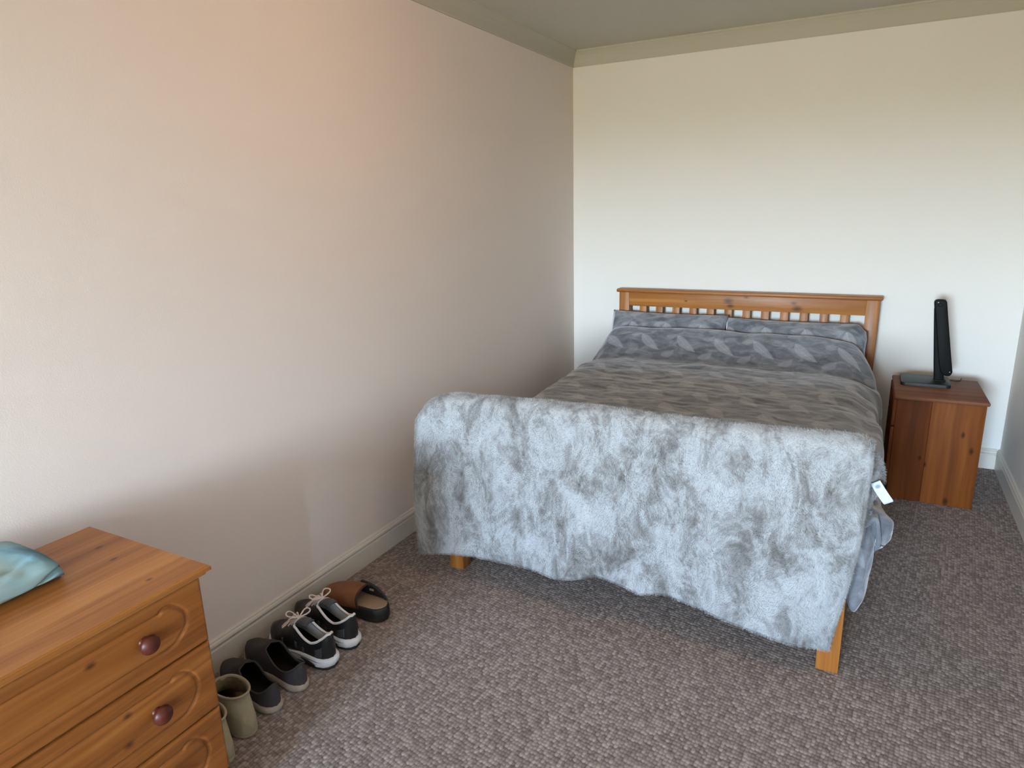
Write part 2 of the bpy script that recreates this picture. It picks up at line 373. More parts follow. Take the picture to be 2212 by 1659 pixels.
# ---------------------------------------------------------------- bed frame
bed = thing('double_bed', 'pine double bed with slatted headboard and square feet, standing at the back wall', 'bed', (1.09, -1.1, 0))
HY0, HY1 = -.090, -.045
B = lambda name, mn, mx, m, bev=.003, par=bed, lab=None: obj(name, box(mn, mx, bev), m, par, 'auto', True, lab)
hb = B('headboard_rail', (.423, HY0+.004, .826), (1.791, HY0+.030, .914), W_BX)
B('headboard_rail', (.423, HY0+.004, .40), (1.791, HY0+.030, .47), W_BX)
bm = box((.343, HY0-.016, .914), (1.868, HY1+.012, .935), .006, 3)
obj('headboard_cap', bm, W_BX, bed, 'auto', True)
B('post', (.358, HY0, 0), (.425, HY1, .914), W_BZ, .003); B('post', (1.789, HY0, 0), (1.857, HY1, .914), W_BZ, .003)
for k in range(12):
    xs = .493+.1065*k; B('slat', (xs, HY0+.008, .46), (xs+.045, HY0+.026, .834), W_BZ, .002)
FX = ((.346, .411, -2.172), (1.764, 1.831, -2.205))
for a, b_, yf in FX: B('foot_post', (a, yf, 0), (b_, yf+.062, .715), W_BZ)
B('footboard_rail', (.409, -2.168, .66), (1.766, -2.14, .715), W_BX); B('footboard_rail', (.409, -2.168, .27), (1.766, -2.14, .40), W_BX)
for k in range(12):
    xs = .47+.1065*k; B('slat', (xs, -2.163, .39), (xs+.045, -2.145, .67), W_BZ, .002)
B('footboard_cap', (.340, -2.200, .713), (1.838, -2.105, .732), W_BX, .005)
B('side_rail', (.362, -2.14, .25), (.386, -.085, .38), W_BY); B('side_rail', (1.80, -2.14, .25), (1.824, -.085, .38), W_BY)
bm = bmesh.new()
for k in range(14): box((.386, -2.05+k*.142, .262), (1.80, -1.98+k*.142, .28), .002, bm=bm)
obj('bed_base', bm, W_BX, bed, False, True)
mt = obj('mattress', box((.392, -2.11, .281), (1.796, -.095, .505), .045, 4), m_plain('mattress_ticking', lin(215, 212, 205), .9, .1), None, 'auto')
tag(mt, 'white mattress hidden under the grey duvet on the pine bed', 'mattress')

# ---------------------------------------------------------------- pillows
def pillow(xa, xb, topz, label, seed, rcorner):
    n, mcount = 44, 26; Wd = xb-xa; P = []; UVs = []
    bm = bmesh.new(); lay = bm.loops.layers.uv.new('UVMap')
    bot = Vector((0, -.31, .530)); top = Vector((0, -.135, topz)); ax = (top-bot); Ht = ax.length; ax.normalize(); nrm = Vector((0, -ax.z, ax.y))
    rows = {}
    for side in (1, -1):
        G = []
        for i in range(n+1):
            R = []
            for j in range(mcount+1):
                u, v = i/n*2-1, j/mcount*2-1
                th = .050*(max(0, 1-abs(u)**3.2)**.55)*(max(0, 1-abs(v)**2.6)**.6)
                pin = 1-.045*(1-abs(u)**2)*0 - .03*(1-abs(v))*abs(u)**4
                cu = u*Wd/2*(1-.035*(1-abs(v)**2)*abs(u)**3)
                cv = v*Ht/2*(1-.06*(1-abs(u)**2.0)*(1 if v > 0 else .3)*abs(v)**2)
                if rcorner and u > .0 and v > 0: cv -= .05*sm(.86, 1.0, u)*v; cu -= .012*sm(.5, 1, v)
                c = Vector(((xa+xb)/2+cu, 0, 0)) + bot + ax*(Ht/2+cv) + nrm*side*th
                c += nrm*side*.007*fbm((c.x*1+seed, c.z, side), 7, 3)*(1 if th > .01 else 0)
                c.y = min(c.y, -.048+.0) if c.z > .5 else c.y
                R.append(c)
            G.append(R)
        rows[side] = G
    def add(G, flip):
        V = [[bm.verts.new(p) for p in r] for r in G]
        for i in range(n):
            for j in range(mcount):
                idx = [(i, j), (i+1, j), (i+1, j+1), (i, j+1)]
                if flip: idx = idx[::-1]
                f = bm.faces.new([V[a][b] for a, b in idx])
                for l, (a, b) in zip(f.loops, idx): l[lay].uv = (xa+a/n*Wd+seed*.13, -b/mcount*Ht+seed*.07)
    add(rows[1], False); add(rows[-1], True)
    bmesh.ops.remove_doubles(bm, verts=bm.verts, dist=.0004); bmesh.ops.recalc_face_normals(bm, faces=bm.faces)
    return tag(obj('pillow', bm, M_FEATHER, None, True), label, 'pillow', 'pillows against the headboard')
pillow(.338, 1.064, .802, 'grey feather-patterned pillow at the left, wall-corner side of the headboard', 1, False)
pillow(1.048, 1.822, .790, 'grey feather-patterned pillow at the right, bedside-cabinet side of the headboard', 4, True)

# ---------------------------------------------------------------- duvet
def duvet():
    ys = [(-.232, .600), (-.240, .655), (-.262, .700), (-.300, .719), (-.345, .706), (-.42, .648), (-.49, .590), (-.535, .566), (-.60, .576), (-.75, .572), (-1.0, .562), (-1.3, .556), (-1.7, .552), (-1.95, .545), (-2.04, .53), (-2.085, .50)]
    NY, NX = 190, 220
    yv = np.array([a for a, _ in ys]); zv = np.array([b for _, b in ys]); d = np.concatenate([[0], np.cumsum(np.hypot(np.diff(yv), np.diff(zv)))])
    dd = np.linspace(0, d[-1], NY)
    def cub(v):
        from_ = catmull([(a,) for a in v], 15*(len(v)-1)+1); k = np.interp(np.linspace(0, len(v)-1, len(from_)), range(len(v)), d)
        return np.interp(dd, k, [f[0] for f in from_])
    Y, Z = cub(yv), cub(zv)
    P, UV = [], []
    for i in range(NY):
        y, zt = Y[i], Z[i]; hd = sm(-.62, -.28, y)         # 1 at the pillow end
        ft = sm(-1.75, -2.05, y)
        lx = .285+.045*hd; rx = 1.895-.05*hd+.012*math.sin(y*9)
        zb = .29+.08*sm(-1.0, -.2, y) + .10*ft + .02*math.sin(y*14)
        zl = .30
        sh = zt-.03
        cp = [(lx+.025, zl), (lx-.005, zl+.08), (lx-.012, .42+.1*hd), (lx+.004, .485+.10*hd), (lx+.045, sh-.012+.0*hd), (lx+.12, zt+.002), (lx+.35, zt+.012),
              (1.09, zt+.016), (rx-.38, zt+.010), (rx-.15, zt+.002), (rx-.055, sh-.008), (rx-.008, .500+.085*hd), (rx+.006, .43+.06*hd), (rx+.004, (.43+.06*hd+zb)/2), (rx-.002+.01*math.sin(y*17), zb)]
        seg = catmull(cp, 160); L = np.concatenate([[0], np.cumsum([np.hypot(*(b-a)) for a, b in zip(seg, seg[1:])])])
        q = np.linspace(0, L[-1], NX); xs = np.interp(q, L, [s[0] for s in seg]); zs = np.interp(q, L, [s[1] for s in seg])
        row, ur = [], []
        for j in range(NX):
            x, z = xs[j], zs[j]
            a, b = max(j-1, 0), min(j+1, NX-1); nx, nzv = -(zs[b]-zs[a]), (xs[b]-xs[a]); l = math.hypot(nx, nzv) or 1; nx /= l; nzv /= l
            flat = 1-hd*.75
            q1 = noise.noise(Vector((x*5.0+.3, y*13, 0))); q2 = noise.noise(Vector((x*13+3*q1, y*30+7, 1.3))); q3 = fbm((x, y, 3), 3.0, 2)
            rid = 1-abs(noise.noise(Vector((x*4+y*2.0, y*16-x*3, 5.5))))*2
            h = flat*(.006*q1+.0035*q2+.006*max(0, rid-.55)) + .012*q3
            side = sm(1.78, 1.89, x)
            if side: h += side*(.012*noise.noise(Vector((y*8, z*2.2+y*2, 9)))+.010*math.sin(y*22+z*8)*sm(.5, .3, z))
            if x > 1.5: h += .006*math.sin((x-1.5)*10-y*26)*sm(1.5, 1.85, x)*flat
            yo = .008*noise.noise(Vector((x*6, y*6, 20)))
            row.append((x+nx*h, y+yo, z+nzv*h)); ur.append((q[j], -d[-1]+dd[i]))
        P.append(row); UV.append(ur)
    bm = grid_mesh(P, uv=UV); bmesh.ops.recalc_face_normals(bm, faces=bm.faces)
    if sum(f.normal.z for f in bm.faces) < 0: bmesh.ops.reverse_faces(bm, faces=bm.faces)
    return bm
dv = obj('duvet', duvet(), M_FEATHER, None, True); solid(dv, .014)
tag(dv, 'grey feather-patterned duvet spread over the bed and hanging down its right side', 'duvet')
# hanging corner of the duvet beside the right foot post (a fold of the same duvet)
def corner():
    cols = [  # plan path of the hem from behind the throw round the corner: x, y, top z, hem z
        (1.79, -2.090, .50, .33), (1.825, -2.105, .50, .245), (1.852, -2.118, .50, .186), (1.868, -2.108, .51, .205), (1.882, -2.082, .51, .268),
        (1.880, -2.058, .51, .340), (1.896, -2.054, .51, .372), (1.920, -2.062, .51, .405), (1.930, -2.040, .51, .428), (1.908, -1.99, .51, .43), (1.892, -1.90, .50, .43), (1.886, -1.80, .5, .43)]
    cc = catmull(cols, 60); P, UV = [], []
    for i, (x, y, zt, zb) in enumerate(cc):
        r, ur = [], []
        for j in range(30):
            f = j/29; z = zt+(zb-zt)*f; k = sm(0, .45, f)
            xx = 1.872+(x-1.872)*k - .0*f; yy = -2.03+(y+2.03)*(.25+.75*k)
            b = .004*noise.noise(Vector((i*.25, f*5, 2)))
            r.append((xx+b+.006*math.sin(f*PI), yy, z)); ur.append((i*.012+.4, z))
        P.append(r); UV.append(ur)
    bm = grid_mesh(P, uv=UV); bmesh.ops.recalc_face_normals(bm, faces=bm.faces); return bm
cn = obj('duvet_corner', corner(), M_FEATHER, dv, True); solid(cn, .012, 0)

# ---------------------------------------------------------------- faux fur throw
HX = [.263, .40, .517, .70, .86, .95, 1.027, 1.10, 1.184, 1.283, 1.45, 1.676, 1.793]
HZ = [.092, .118, .132, .128, .126, .158, .184, .160, .130, .164, .134, .104, .092]
TX = [.255, .30, .36, .45, .685, 1.0, 1.35, 1.63, 1.78, 1.835, 1.862]
TZ = [.690, .745, .772, .784, .790, .799, .793, .799, .803, .802, .785]
def throw_grid():
    NU, NV = 150, 120; P = np.zeros((NU, NV, 3)); UVg = []
    for i in range(NU):
        u = i/(NU-1)
        xt = .256+(1.858-.256)*u; xb = .262+(1.795-.262)*u
        ztop = np.interp(xt, TX, TZ) - .012
        zbot = np.interp(xb, HX, HZ)
        Lf = ztop-zbot; R = .052; Lb = .36+.04*math.sin(u*9); arc = PI*R; tot = Lf-R+arc+Lb
        over = sm(.33, .255, xt)                        # left overhang beyond the post: sags together
        for j in range(NV):
            s = j/(NV-1)*tot
            if s < Lf-R:
                f = s/(Lf-R); z = zbot+s; x = xb+(xt-xb)*f**.9
                if u > .5: x += (u-.5)*2*.014*math.sin(PI*min(1, f*.9))**2*.9
                if u < .3: x -= .012*math.sin(PI*f)*(1-u/.3)
                dn = 1-f
                fold = .015*dn**1.2*(1+math.sin(u*15.5+.8))+.008*dn*(1+math.sin(u*27+2))+.010*math.exp(-((u-.47)/.03)**2)*(1-f*.6)
                y = -2.168-R + .0 - .006 - fold*1.0 - .012*noise.noise(Vector((x*3.2, z*3.2, 4))) 
            elif s < Lf-R+arc:
                a = (s-(Lf-R))/R; x = xt; z = ztop-R+R*math.sin(a); y = -2.166-R*math.cos(a)-.006
            else:
                q = s-(Lf-R+arc); x = xt-.01*q/Lb; z = ztop-R-q; y = -2.166+R-.004+.006*math.sin(u*20)
            z += .004*noise.noise(Vector((x*9, s*5, 8)))
            P[i, j] = (x, y, z)
    return P
TG = throw_grid()
bm = grid_mesh(TG.tolist()); bmesh.ops.recalc_face_normals(bm, faces=bm.faces)
ctr = Vector((1.06, -2.16, .5))
if sum((f.normal.dot(Vector((0, -1, 0)))) for f in bm.faces if f.calc_center_median().y < -2.2) < 0: bmesh.ops.reverse_faces(bm, faces=bm.faces)
th = obj('fur_throw', bm, M_FURB, None, True); solid(th, .016, -1)
tag(th, 'pale blue-grey mottled faux fur throw draped over the footboard', 'throw')
# the roll of throw hanging at the right end, behind the front sheet
def roll():
    pts = catmull([(1.842, -2.11, .735), (1.854, -2.12, .705), (1.867, -2.13, .678), (1.871, -2.13, .640), (1.864, -2.13, .595), (1.852, -2.13, .54), (1.846, -2.135, .48)], 26)
    return tube(pts, [.011+.015*math.sin(PI*min(1, (i+1)/19))**.8 for i in range(26)], 14)
rl = obj('rolled_end', roll(), M_FURB, th, True)

def hair(name, roots, normals, n, length, rad, matl, parent, flow=1.0):
    """short curved strands: roots Nx3, normals Nx3"""
    N = len(roots); cu = bpy.data.hair_curves.new(name); K = 4; cu.add_curves([K]*N)
    sw = np.zeros((N, 3))
    for i in range(N):
        p = roots[i]; a = noise.noise(Vector((p[0]*13, p[1]*9+3, p[2]*11)))*PI*1.5+noise.noise(Vector((p[0]*3.5, 5, p[2]*3.0)))*PI*.9
        sw[i] = (math.sin(a)*.9, 0, -math.cos(a)*.6-.35)
    sw -= (sw*normals).sum(1)[:, None]*normals
    sw += rng.normal(0, .42, (N, 3)); L = length*rng.uniform(.6, 1.25, N)[:, None]
    pos = np.zeros((N, K, 3)); 
    for k in range(K):
        t_ = k/(K-1); pos[:, k] = roots + normals*L*(t_*.75) + sw*L*(t_**1.5)*flow*.75
    cu.attributes.new('radius', 'FLOAT', 'POINT') if 'radius' not in cu.attributes else None
    cu.position_data.foreach_set('vector', pos.astype(np.float32).ravel())
    rr = np.tile(np.array([1, .9, .65, .2])*rad, (N, 1)).ravel().astype(np.float32)
    cu.attributes['radius'].data.foreach_set('value', rr)
    cu.materials.append(matl); o = bpy.data.objects.new(name, cu); C.objects.link(o); o.parent = parent; o['kind'] = 'stuff'; return o
def sample_mesh(me, N):
    me.calc_loop_triangles(); nt_ = len(me.loop_triangles)
    tri = np.zeros(nt_*3, int); me.loop_triangles.foreach_get('vertices', tri); tri = tri.reshape(-1, 3)
    co = np.zeros(len(me.vertices)*3); me.vertices.foreach_get('co', co); co = co.reshape(-1, 3)
    a, b, c = co[tri[:, 0]], co[tri[:, 1]], co[tri[:, 2]]; nn = np.cross(b-a, c-a); ar = np.linalg.norm(nn, axis=1)
    k = rng.choice(nt_, N, p=ar/ar.sum()); u, v = rng.random(N), rng.random(N); f = u+v > 1; u[f], v[f] = 1-u[f], 1-v[f]
    return a[k]+(b-a)[k]*u[:, None]+(c-a)[k]*v[:, None], nn[k]/ar[k][:, None]
r0, n0 = sample_mesh(th.data, 150000)
hair('fur_pile', r0, n0, 170000, .0062, .00040, M_FUR, th)
# edge fringe so the hem is soft
E_ = [TG[i, 0] for i in range(TG.shape[0])]; edges = []
def edge_pts(A, outv, n):
    A = np.array(A); k = rng.random(n)*(len(A)-1); i = k.astype(int); f = (k-i)[:, None]
    return A[i]*(1-f)+A[np.minimum(i+1, len(A)-1)]*f, np.tile(outv, (n, 1))
e = [edge_pts(TG[:, 0], (0, -.3, -1.0), 5000), edge_pts(TG[0, :], (-1.0, -.3, 0), 5000), edge_pts(TG[-1, :], (1.0, -.3, 0), 5000)]
rr_, nn_ = np.concatenate([a for a, _ in e]), np.concatenate([b for _, b in e])
rr_ += rng.normal(0, .004, rr_.shape)*np.array([.2, 1, .2])
hair('fur_pile', rr_, nn_, len(rr_), .006, .00035, M_FUR, th)
r1, n1 = sample_mesh(rl.data, 7000); hair('fur_pile', r1, n1, 7000, .007, .0004, M_FUR, rl)
# care label
def label_mesh():
    A = Vector((1.873, -2.172, .652)); d = Vector((.044, -.004, -.060)).normalized(); s = Vector((d.z, .18, -d.x)).normalized()*-1
    P = []
    for i in range(13):
        f = i/12; P.append([A+d*.070*f+s*(j-.5)*.030+Vector((0, -.006*math.sin(f*2.6), 0)) for j in (0, .06, .5, .94, 1)])
    P[-1][0] -= d*.004; P[-1][-1] -= d*.004
    bm = grid_mesh(P, uv=[[(i/12, j) for j in (0, .06, .5, .94, 1)] for i in range(13)]); return bm
def m_label():
    m, t, b = mat('woven_label', .6, .3); uv = t.nodes.new('ShaderNodeUVMap'); uv.uv_map = 'UVMap'
    sp = t.nodes.new('ShaderNodeSeparateXYZ'); t.links.new(uv.outputs[0], sp.inputs[0]); U, V = S(t, sp.outputs[0]), S(t, sp.outputs[1])
    n = nz(t, coord(t, kind='UV', scale=(1, .5, 1)), 9, 3)
    band = (1-((U-.2)/.11).m('ABSOLUTE')).m('MAXIMUM', 0)*(1-((V-.5)/.36).m('ABSOLUTE')).m('MAXIMUM', 0)*3
    f = (band*(n+.2)).m('MINIMUM', 1)
    lines = ((U*90).m('SINE')*.5+.5)*(1-((V-.5)/.35).m('ABSOLUTE')).m('GREATER_THAN', 0)*(U.m('GREATER_THAN', .42))*.10
    setc(t, b, mixc(t, (f*.75+lines).m('MINIMUM', 1), lin(206, 212, 218), lin(104, 116, 146))); return m
lb = obj('care_label', label_mesh(), m_label(), th, True, label='white care label with a small blue-grey mark'); solid(lb, .0008, 0)

# ---------------------------------------------------------------- bedside cabinet
NA = math.radians(0.8)
ns = thing('bedside_cabinet', 'brown pine bedside cabinet beside the right of the bed, seen from its plain side', 'cabinet', (1.950, -.655, 0), NA)
NW, ND, NH = .382, .415, .519
Bn = lambda name, mn, mx, m, bev=.002, lab=None: obj(name, box(mn, mx, bev), m, ns, 'auto', False, lab)
# the plain side faces the camera (local -y); its drawer front faces the bed (local -x)
Bn('side_plank', (.020, 0, 0), (.165, .018, NH-.002), W_NZL); Bn('side_plank', (.1655, 0, 0), (NW, .018, NH-.002), W_NZR); Bn('side_panel', (.020, ND-.018, 0), (NW, ND, NH-.002), W_NZ)
Bn('back_panel', (NW-.012, .018, .02), (NW-.002, ND-.018, NH-.002), W_NZ)
Bn('plinth', (.028, .018, 0), (.042, ND-.018, .06), W_NZ)
Bn('base_panel', (.03, .018, .06), (NW-.012, ND-.018, .078), W_NX)
Bn('cabinet_top', (.006, -.018, NH), (NW+.009, ND+.010, NH+.018), W_NX, .006)
Bn('door', (.004, .004, .065), (.020, ND-.004, .372), W_NZ, .003)
Bn('drawer', (.004, .004, .378), (.020, ND-.004, NH-.006), W_NZ, .003)
# ---------------------------------------------------------------- desk lamp, folded
NTOP = NH+.018
LAMPX, LAMPY = 2.134, -.350
dl = thing('desk_lamp', 'black folding desk lamp standing folded on the bedside cabinet', 'lamp', (LAMPX, LAMPY, NTOP), 0)
def plate(x0, x1, y0, y1, z0, z1, r, n=8):
    pts = []
    for cx, cy, a0 in ((x1-r, y1-r, 0), (x0+r, y1-r, PI/2), (x0+r, y0+r, PI), (x1-r, y0+r, 1.5*PI)):
        for k in range(n+1): a = a0+PI/2*k/n; pts.append((cx+r*math.cos(a), cy+r*math.sin(a)))
    bm = bmesh.new(); R = []
    for ins, z in ((.0, z0), (0, z1-.003), (.0008, z1-.0012), (.003, z1)):
        cx, cy = (x0+x1)/2, (y0+y1)/2
        R.append([bm.verts.new((cx+(x-cx)*(1-ins*2/(x1-x0)), cy+(y-cy)*(1-ins*2/(y1-y0)), z)) for x, y in pts])
    N = len(pts)
    for a, b in zip(R, R[1:]):
        for k in range(N): bm.faces.new((a[k], a[(k+1) % N], b[(k+1) % N], b[k]))
    bm.faces.new(R[0][::-1]); bm.faces.new(R[-1]); return bm
obj('base', plate(-.150, .068, -.100, .100, 0, .017, .024), M_BASE, dl, 'auto')
def slab(prof, hw, ins=.004):
    """outline in the x-z plane extruded in y with softened edges"""
    cx, cz = sum(p[0] for p in prof)/len(prof), sum(p[1] for p in prof)/len(prof); N = len(prof)
    nrm_ = []
    for i in range(N):
        a, b = prof[i-1], prof[(i+1) % N]; d = (b[0]-a[0], b[1]-a[1]); l = math.hypot(*d) or 1; nrm_.append((d[1]/l, -d[0]/l))
    if sum(n[0]*(p[0]-cx)+n[1]*(p[1]-cz) for n, p in zip(nrm_, prof)) < 0: nrm_ = [(-n[0], -n[1]) for n in nrm_]
    bm = bmesh.new(); R = []
    for y, k in ((-hw, 1), (-hw+.0015, .4), (-hw+ins, 0), (hw-ins, 0), (hw-.0015, .4), (hw, 1)):
        R.append([bm.verts.new((p[0]-n[0]*ins*k, y, p[1]-n[1]*ins*k)) for p, n in zip(prof, nrm_)])
    for a, b in zip(R, R[1:]):
        for k in range(N): bm.faces.new((a[k], b[k], b[(k+1) % N], a[(k+1) % N]))
    bm.faces.new(R[0]); bm.faces.new(R[-1][::-1]); bmesh.ops.recalc_face_normals(bm, faces=bm.faces); return bm
stem_p = [(0, .012), (.044, .012), (.0445, .10), (.046, .25), (.048, .40), (.044, .428), (.012, .428), (.006, .40), (.003, .25), (.001, .12)]
stem_p = [(x-.050*z/.43, .012+(z-.012)*.945) for x, z in stem_p]
obj('stem', slab(stem_p, .017), M_BLACK, dl, 'auto')
obj('stem_collar', box((-.004, -.022, .014), (.049, .022, .024), .004), M_BLACK, dl, 'auto')
head_p = catmull([(.008, .415), (.007, .436), (.012, .447), (.024, .451), (.046, .451), (.057, .446), (.061, .430), (.066, .38), (.078, .27), (.090, .16), (.099, .085), (.099, .066), (.090, .050), (.074, .047), (.058, .056), (.047, .075), (.036, .14), (.022, .28), (.012, .38)], 90, True)
head_p = [(x-.050*z/.43-.024*(1-z/.43), .012+(z-.012)*.945) for x, z in head_p]
hd_ = obj('lamp_head', slab([tuple(p) for p in head_p], .0215, .005), M_BLACK, dl, 'auto')
for x_, z_ in ((.060, .066), (-.028, .414)):
    obj('screw', lathe([(0, .0015), (.0022, .0012), (.0034, 0)], 12, Matrix.Translation((x_, -.0214, z_)) @ Matrix.Rotation(PI/2, 4, 'X')), M_CHROME, hd_, True, label='small chrome screw head')
obj('hinge', lathe([(0, -.024), (.008, -.024), (.010, -.022), (.010, .022), (.008, .024), (0, .024)], 20, Matrix.Translation((-.018, 0, .402)) @ Matrix.Rotation(PI/2, 4, 'X')), M_BLACK, dl, 'auto')
obj('power_cord', tube(catmull([(.076, .055, .008), (.10, .065, .004), (.12, .085, .003), (.13, .14, .003)], 24), .002, 8), M_BLACK, dl, True)

# ---------------------------------------------------------------- chest of drawers
CX0, CX1, CY1, CY0 = .090, .530, -3.431, -4.21
ch = thing('chest_of_drawers', 'orange pine chest of drawers with round knobs standing against the left wall', 'chest', (.275, -3.82, 0))
Bc = lambda name, mn, mx, m, bev=.002: obj(name, box(mn, mx, bev), m, ch, 'auto', True)
Bc('side_panel', (CX0, CY1-.016, 0), (CX1-.018, CY1, .678), W_CHZ); Bc('side_panel', (CX0, CY0, 0), (CX1-.018, CY0+.016, .678), W_CHZ)
Bc('back_panel', (CX0, CY0+.016, .02), (CX0+.006, CY1-.016, .678), W_CHZ)
Bc('plinth', (CX1-.045, CY0+.016, 0), (CX1-.030, CY1-.016, .145), W_CHY)
bm = box((CX0-.004, CY0-.020, .678), (CX1+.014, CY1+.020, .699), 0)
bmesh.ops.bevel(bm, geom=[e_ for e_ in bm.edges if all(v.co.z > .69 for v in e_.verts)], offset=.004, segments=3, affect='EDGES')
bmesh.ops.bevel(bm, geom=[e_ for e_ in bm.edges if all(v.co.z < .679 for v in e_.verts)], offset=.009, segments=4, affect='EDGES')
obj('chest_top', bm, W_CHT, ch, 'auto', True)
def drawer_front(z0, z1):
    """panel in the plane x = CX1 with a routed moulding; grid displaced by distance to the routed line"""
    y0, y1 = CY0+.003, CY1-.001; NYd, NZd = 420, 96
    g = []                                            # routed line (y, z) closed; lugged rounded ends
    def half(sgn, yc):                                 # right half
        hz0, hz1 = z0+.038, z1-.036; mid = (hz0+hz1)/2
        return [(yc-.12*sgn, hz1), (yc-.075*sgn, hz1), (yc-.060*sgn, hz1), (yc-.054*sgn, hz1+.006), (yc-.042*sgn, hz1+.008), (yc-.026*sgn, hz1+.002), (yc-.009*sgn, hz1-.016), (yc, mid+.012), (yc-.002*sgn, mid-.012), (yc-.014*sgn, hz0+.020), (yc-.034*sgn, hz0+.004), (yc-.060*sgn, hz0-.001), (yc-.12*sgn, hz0)]
    A_ = half(1, y1-.048); B_ = half(-1, y0+.048)
    line = catmull(A_, 90)+catmull(B_[::-1], 90)
    L = np.array(line); Ln = np.roll(L, -1, 0)
    ys = np.linspace(y0, y1, NYd); zs = np.linspace(z0, z1, NZd); YY, ZZ = np.meshgrid(ys, zs, indexing='ij')
    D = np.full(YY.shape, 9.0)
    for a, b in zip(L, Ln):
        ab = b-a; l2 = ab@ab
        if l2 < 1e-12: continue
        t_ = np.clip(((YY-a[0])*ab[0]+(ZZ-a[1])*ab[1])/l2, 0, 1); D = np.minimum(D, np.hypot(YY-a[0]-t_*ab[0], ZZ-a[1]-t_*ab[1]))
    X = CX1-.0042*np.exp(-(D/.0042)**2)
    ed = np.minimum.reduce([YY-y0, y1-YY, ZZ-z0, z1-ZZ]); X -= .006*np.clip(1-ed/.007, 0, 1)**2
    P = np.stack([X, YY, ZZ], -1)
    bm = bmesh.new(); V = [[bm.verts.new(P[i, j]) for j in range(NZd)] for i in range(NYd)]
    for i in range(NYd-1):
        for j in range(NZd-1): bm.faces.new((V[i][j], V[i+1][j], V[i+1][j+1], V[i][j+1]))
    bx = [bm.verts.new((CX1-.018, y, z)) for y, z in ((y0, z0), (y1, z0), (y1, z1), (y0, z1))]
    bm.faces.new([V[i][0] for i in range(NYd)][::-1]+[bx[0], bx[1]]); bm.faces.new([V[i][-1] for i in range(NYd)]+[bx[2], bx[3]])
    bm.faces.new([V[0][j] for j in range(NZd)]+[bx[3], bx[0]]); bm.faces.new([V[-1][j] for j in range(NZd)][::-1]+[bx[1], bx[2]])
    bm.faces.new(bx); return bm
KN = [(0, .036), (.006, .0355), (.012, .0335), (.0175, .0295), (.0205, .025), (.0215, .021), (.0200, .0165), (.016, .013), (.012, .010), (.010, .007), (.0105, .003), (.013, 0)]
for z0, z1 in ((.513, .677), (.333, .509), (.153, .329)):
    d = obj('drawer', drawer_front(z0, z1), W_CHY, ch, 'auto', True)
    obj('drawer_side', box((CX0+.02, CY0+.03, z0+.012), (CX1-.018, CY1-.03, z1-.03), .001), W_CHY, d, False, True)
    for ky in (CY1-.150, CY0+.150):
        obj('knob', lathe(KN, 28, Matrix.Translation((CX1-.001, ky, (z0+z1)/2+.006)) @ Matrix.Rotation(PI/2, 4, 'Y')), M_KNOB, d, True, True)

# folded tie-dye garment on the chest
def folded():
    NU, NV = 90, 160; P = []
    for i in range(NU):
        u = i/(NU-1); R = []; yy = -3.588-.42*u
        endr = math.sqrt(max(0, 1-(1-min(1, u/.09))**2)); fin = .35+.65*endr
        for j in range(NV):
            a = 2*PI*j/NV; ca, sa = math.cos(a), math.sin(a)
            x = abs(ca)**.42*(1 if ca > 0 else -1)*.122*(.86+.14*endr); z = abs(sa)**.62*(1 if sa > 0 else -1)*.029*fin
            if ca > 0:
                z *= 1-.10*ca
                lvl = .010-.055*min(1, u/.30)           # the fold line starts mid-height at the end and runs down the long side
                x -= .016*math.exp(-((z-lvl)/.0045)**2)*sm(.62, .25, u)*abs(ca)
                x += .010*sm(lvl, lvl-.012, z)*sm(.5, .1, u)*0
            px = .190+x+.012*u; py = yy-x*.03+.010*math.sin(x*40)*0; pz = .6995+.031*fin+z
            wv = .006*noise.noise(Vector((px*7, py*8, 1)))+.003*noise.noise(Vector((px*26+py*9, py*14, 2)))+.002*noise.noise(Vector((px*60, py*30, 2)))
            wv -= .005*math.exp(-(((px-.26)+(py+3.66)*.4)/.010)**2)*math.exp(-((py+3.67)/.03)**2)
            if sa > -.3: pz += wv
            R.append((px, py, max(pz, .6997)))
        P.append(R)
    bm = bmesh.new(); V = [[bm.verts.new(p) for p in r] for r in P]
    for i in range(NU-1):
        for j in range(NV): bm.faces.new((V[i][j], V[i][(j+1) % NV], V[i+1][(j+1) % NV], V[i+1][j]))
    for r, s in ((V[0], -1), (V[-1], 1)):
        prev = r                                   # close the ends with shrinking rings so they stay rounded
        for k, (sc_, dy) in enumerate(((.75, .004), (.4, .007), (0, .009))):
            cx_, cz_ = sum(v.co.x for v in r)/NV, sum(v.co.z for v in r)/NV
            nr = [bm.verts.new((cx_+(v.co.x-cx_)*sc_, v.co.y-s*dy, cz_+(v.co.z-cz_)*sc_)) for v in r]
            for j in range(NV): bm.faces.new((prev[j], prev[(j+1) % NV], nr[(j+1) % NV], nr[j]))
            prev = nr
    bmesh.ops.remove_doubles(bm, verts=bm.verts, dist=.00005)
    bmesh.ops.recalc_face_normals(bm, faces=bm.faces); return bm
fg = tag(obj('folded_garment', folded(), M_TOWEL, None, True), 'folded pale blue tie-dye garment lying on the pine chest', 'clothing')

